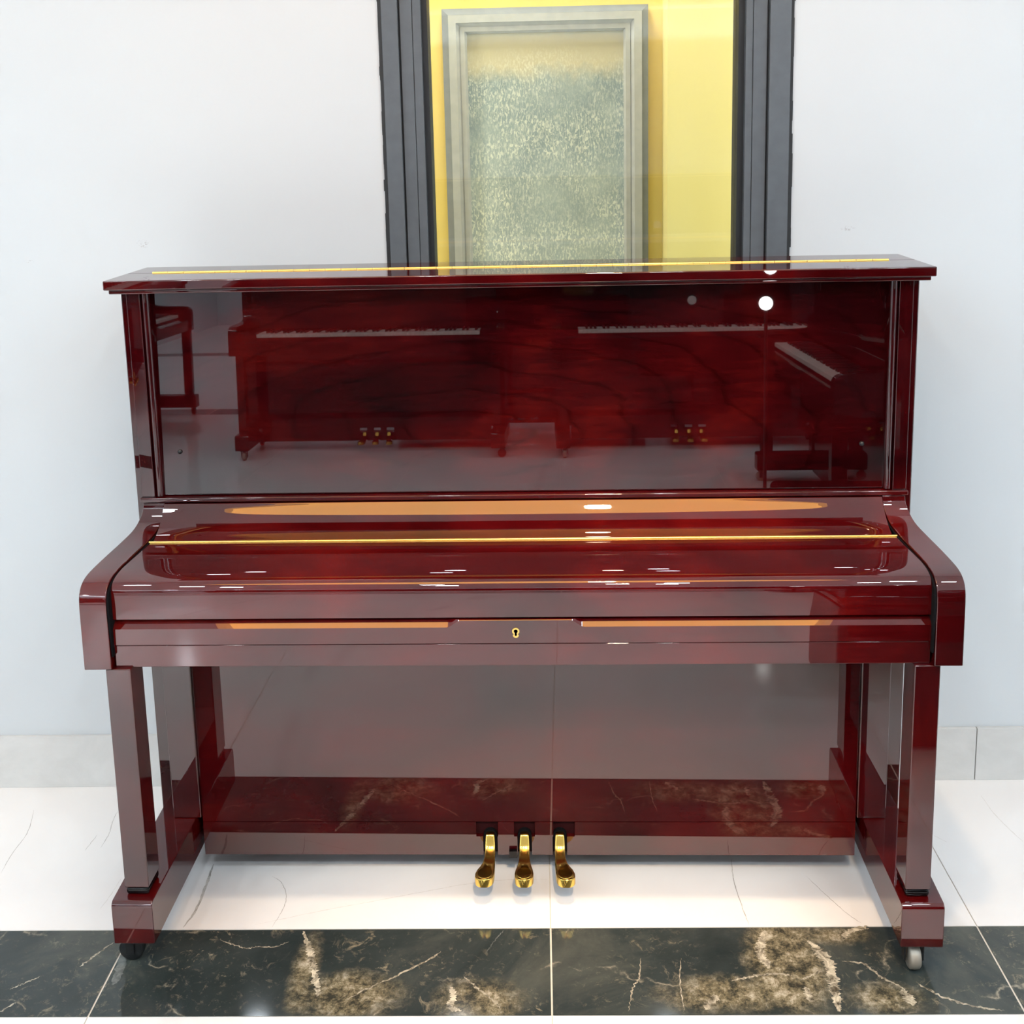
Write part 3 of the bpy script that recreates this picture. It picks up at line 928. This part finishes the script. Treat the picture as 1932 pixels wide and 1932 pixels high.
            for k in range(len(pts)): bm.faces.new((A[k], A[(k+1) % len(pts)], Bv[(k+1) % len(pts)], Bv[k]))
            P('pedal_felt', bm, FELT, pd, smooth=False)
    if detail:
        bm = bmesh.new()
        box(bm, -0.0345, -0.0185, -0.010, -0.0010, 0.0380+0.014, 0.0530+0.0145)
        P('pedal_bracket', bm, BLACKGLOSS, bevel=0.001)
    # casters
    for (x, yy, axis) in ((-0.7220, -0.2310, 'Y'), (0.6950, -0.2440, 'X'), (-0.70, 0.16, 'X'), (0.70, 0.16, 'X')):
        bm = bmesh.new()
        box(bm, x-0.020, x+0.020, yy-0.016, yy+0.016, 0.0520, 0.0556)
        cyl(bm, (x, yy, 0.0495), 0.010, 0.006)
        if axis == 'Y':
            for q in (-1, 1): box(bm, x-0.008, x+0.008, yy+q*0.0135-0.0015, yy+q*0.0135+0.0015, 0.018, 0.0520)
        else:
            for q in (-1, 1): box(bm, x+q*0.0160-0.0015, x+q*0.0160+0.0015, yy-0.008, yy+0.008, 0.018, 0.0520)
        cs = P('caster', bm, RUBBER, bevel=0.0008, seg=2)
        bm = bmesh.new()
        r = 0.0235
        n_ = 40
        prof = [(-0.0100, r-0.0035), (-0.0075, r-0.0008), (0, r), (0.0075, r-0.0008), (0.0100, r-0.0035)]
        rings = []
        for (t, rr) in prof:
            ring_ = []
            for k in range(n_):
                a = 2*math.pi*k/n_
                p = (t, rr*math.cos(a), rr*math.sin(a)) if axis == 'X' else (rr*math.cos(a), t, rr*math.sin(a))
                ring_.append(bm.verts.new((x+p[0], yy+p[1], r+p[2])))
            rings.append(ring_)
        for r0, r1 in zip(rings[:-1], rings[1:]):
            for k in range(n_): bm.faces.new((r0[k], r0[(k+1) % n_], r1[(k+1) % n_], r1[k]))
        bm.faces.new(rings[0]); bm.faces.new(rings[-1][::-1])
        wm = STEEL if (x > 0 and yy < 0) else RUBBER
        wo = P('wheel', bm, wm, cs, angle=45)
        if wm is STEEL: wo['label'] = 'worn steel wheel'

piano = thing('upright_piano', 'closed glossy dark red mahogany upright piano with brass pedals standing against the white wall', 'piano')
make_piano(piano, MH, MV, MP)

# ------------------------------------------------------------------ what the polished front mirrors
def far_piano(x, y, rz, label):
    t = thing('upright_piano', label, 'piano', room(x, y), rz)
    make_piano(t, BLACKGLOSS, BLACKGLOSS, BLACKGLOSS, is_open=True, detail=False)
PI = math.pi
far_piano(-1.00, -4.12, PI, 'black upright piano with open keyboard across the room, behind the camera on the left')
far_piano(0.76, -4.12, PI, 'black upright piano with open keyboard across the room, behind the camera in the centre')
far_piano(1.28, -2.62, -PI/2, 'black upright piano with open keyboard along the right side of the showroom')
far_piano(-2.68, -4.6, PI/2, 'black upright piano with open keyboard along the left side of the showroom')
far_piano(-0.20, -4.80, 0, 'black upright piano turned away, in the second row behind the camera')
far_piano(1.45, -4.80, 0, 'black upright piano turned away, right end of the second row behind the camera')

# added unseen dark box, stand-in for the dark reflection at the piano's right end
bt = thing('stand_in_box', 'black lidded box added right of the camera as stand-in for a mirrored dark shape', 'box', room(1.08, -1.20), 0.06)
obj('box_body', bbox(-0.34, 0.34, -0.22, 0.22, 0.0, 0.40), BLACKGLOSS, bt, bevel=0.03, seg=4)
obj('box_lid', bbox(-0.35, 0.35, -0.23, 0.23, 0.402, 0.46), BLACKGLOSS, bt, bevel=0.02, seg=4)

# added slim lamp, invented to mirror as a bright dot in the upper panel
lp = thing('mirror_dot_lamp', 'slim black lamp with a small bright globe, added for the dot mirrored in the piano', 'lamp', room(0.96, -2.80, 0))
bm = bmesh.new(); cyl(bm, (0, 0, 0.008), 0.11, 0.016); obj('lamp_base', bm, BLACK, lp)
bm = bmesh.new(); cyl(bm, (0, 0, 0.45), 0.008, 0.868); obj('pole', bm, BLACK, lp)
bm = bmesh.new(); bmesh.ops.create_uvsphere(bm, u_segments=24, v_segments=16, radius=0.030, matrix=Matrix.Translation((0, 0, 0.915)))
obj('globe', bm, BULB, lp)
# spotlight heads
for q, loc in enumerate(SPOTS):
    sl = thing('spotlight', ('small white spotlight hanging in the warm ceiling cove', 'small white spotlight added behind the camera to brighten the piano fronts')[q], 'spotlight', loc+Vector((0, 0, 0.006)))
    top_ = (CEIL+0.11 if q == 0 else CEIL)-sl.location.z
    bm = bmesh.new(); cyl(bm, (0, 0, 0.045), 0.045, 0.05); obj('lamp_head', bm, CEILM, sl)
    bm = bmesh.new(); cyl(bm, (0, 0, (top_+0.07)/2), 0.01, top_-0.07); obj('stem', bm, CEILM, sl)

# ceiling downlight fixtures
def fixture(loc, first=[None]):
    if first[0] is None:
        bm = bmesh.new()
        n_ = 32
        rs = [(0.062, 0.0), (0.078, -0.004), (0.082, 0.0)]
        rings = [[bm.verts.new((r*math.cos(2*PI*k/n_), r*math.sin(2*PI*k/n_), z-0.001)) for k in range(n_)] for r, z in rs]
        for r0, r1 in zip(rings[:-1], rings[1:]):
            for k in range(n_): bm.faces.new((r0[k], r0[(k+1) % n_], r1[(k+1) % n_], r1[k]))
        o = obj('downlight', bm, CEILM)
        o['label'] = 'small round white recessed downlight in the ceiling'
        o['category'] = 'ceiling light'
        o['group'] = 'ceiling downlights'
        first[0] = o
    else:
        o = first[0].copy()
        C.objects.link(o)
    o.location = loc
for (xx, yy, p, col) in DOWNLIGHTS:
    fixture(room(xx, yy, CEIL))
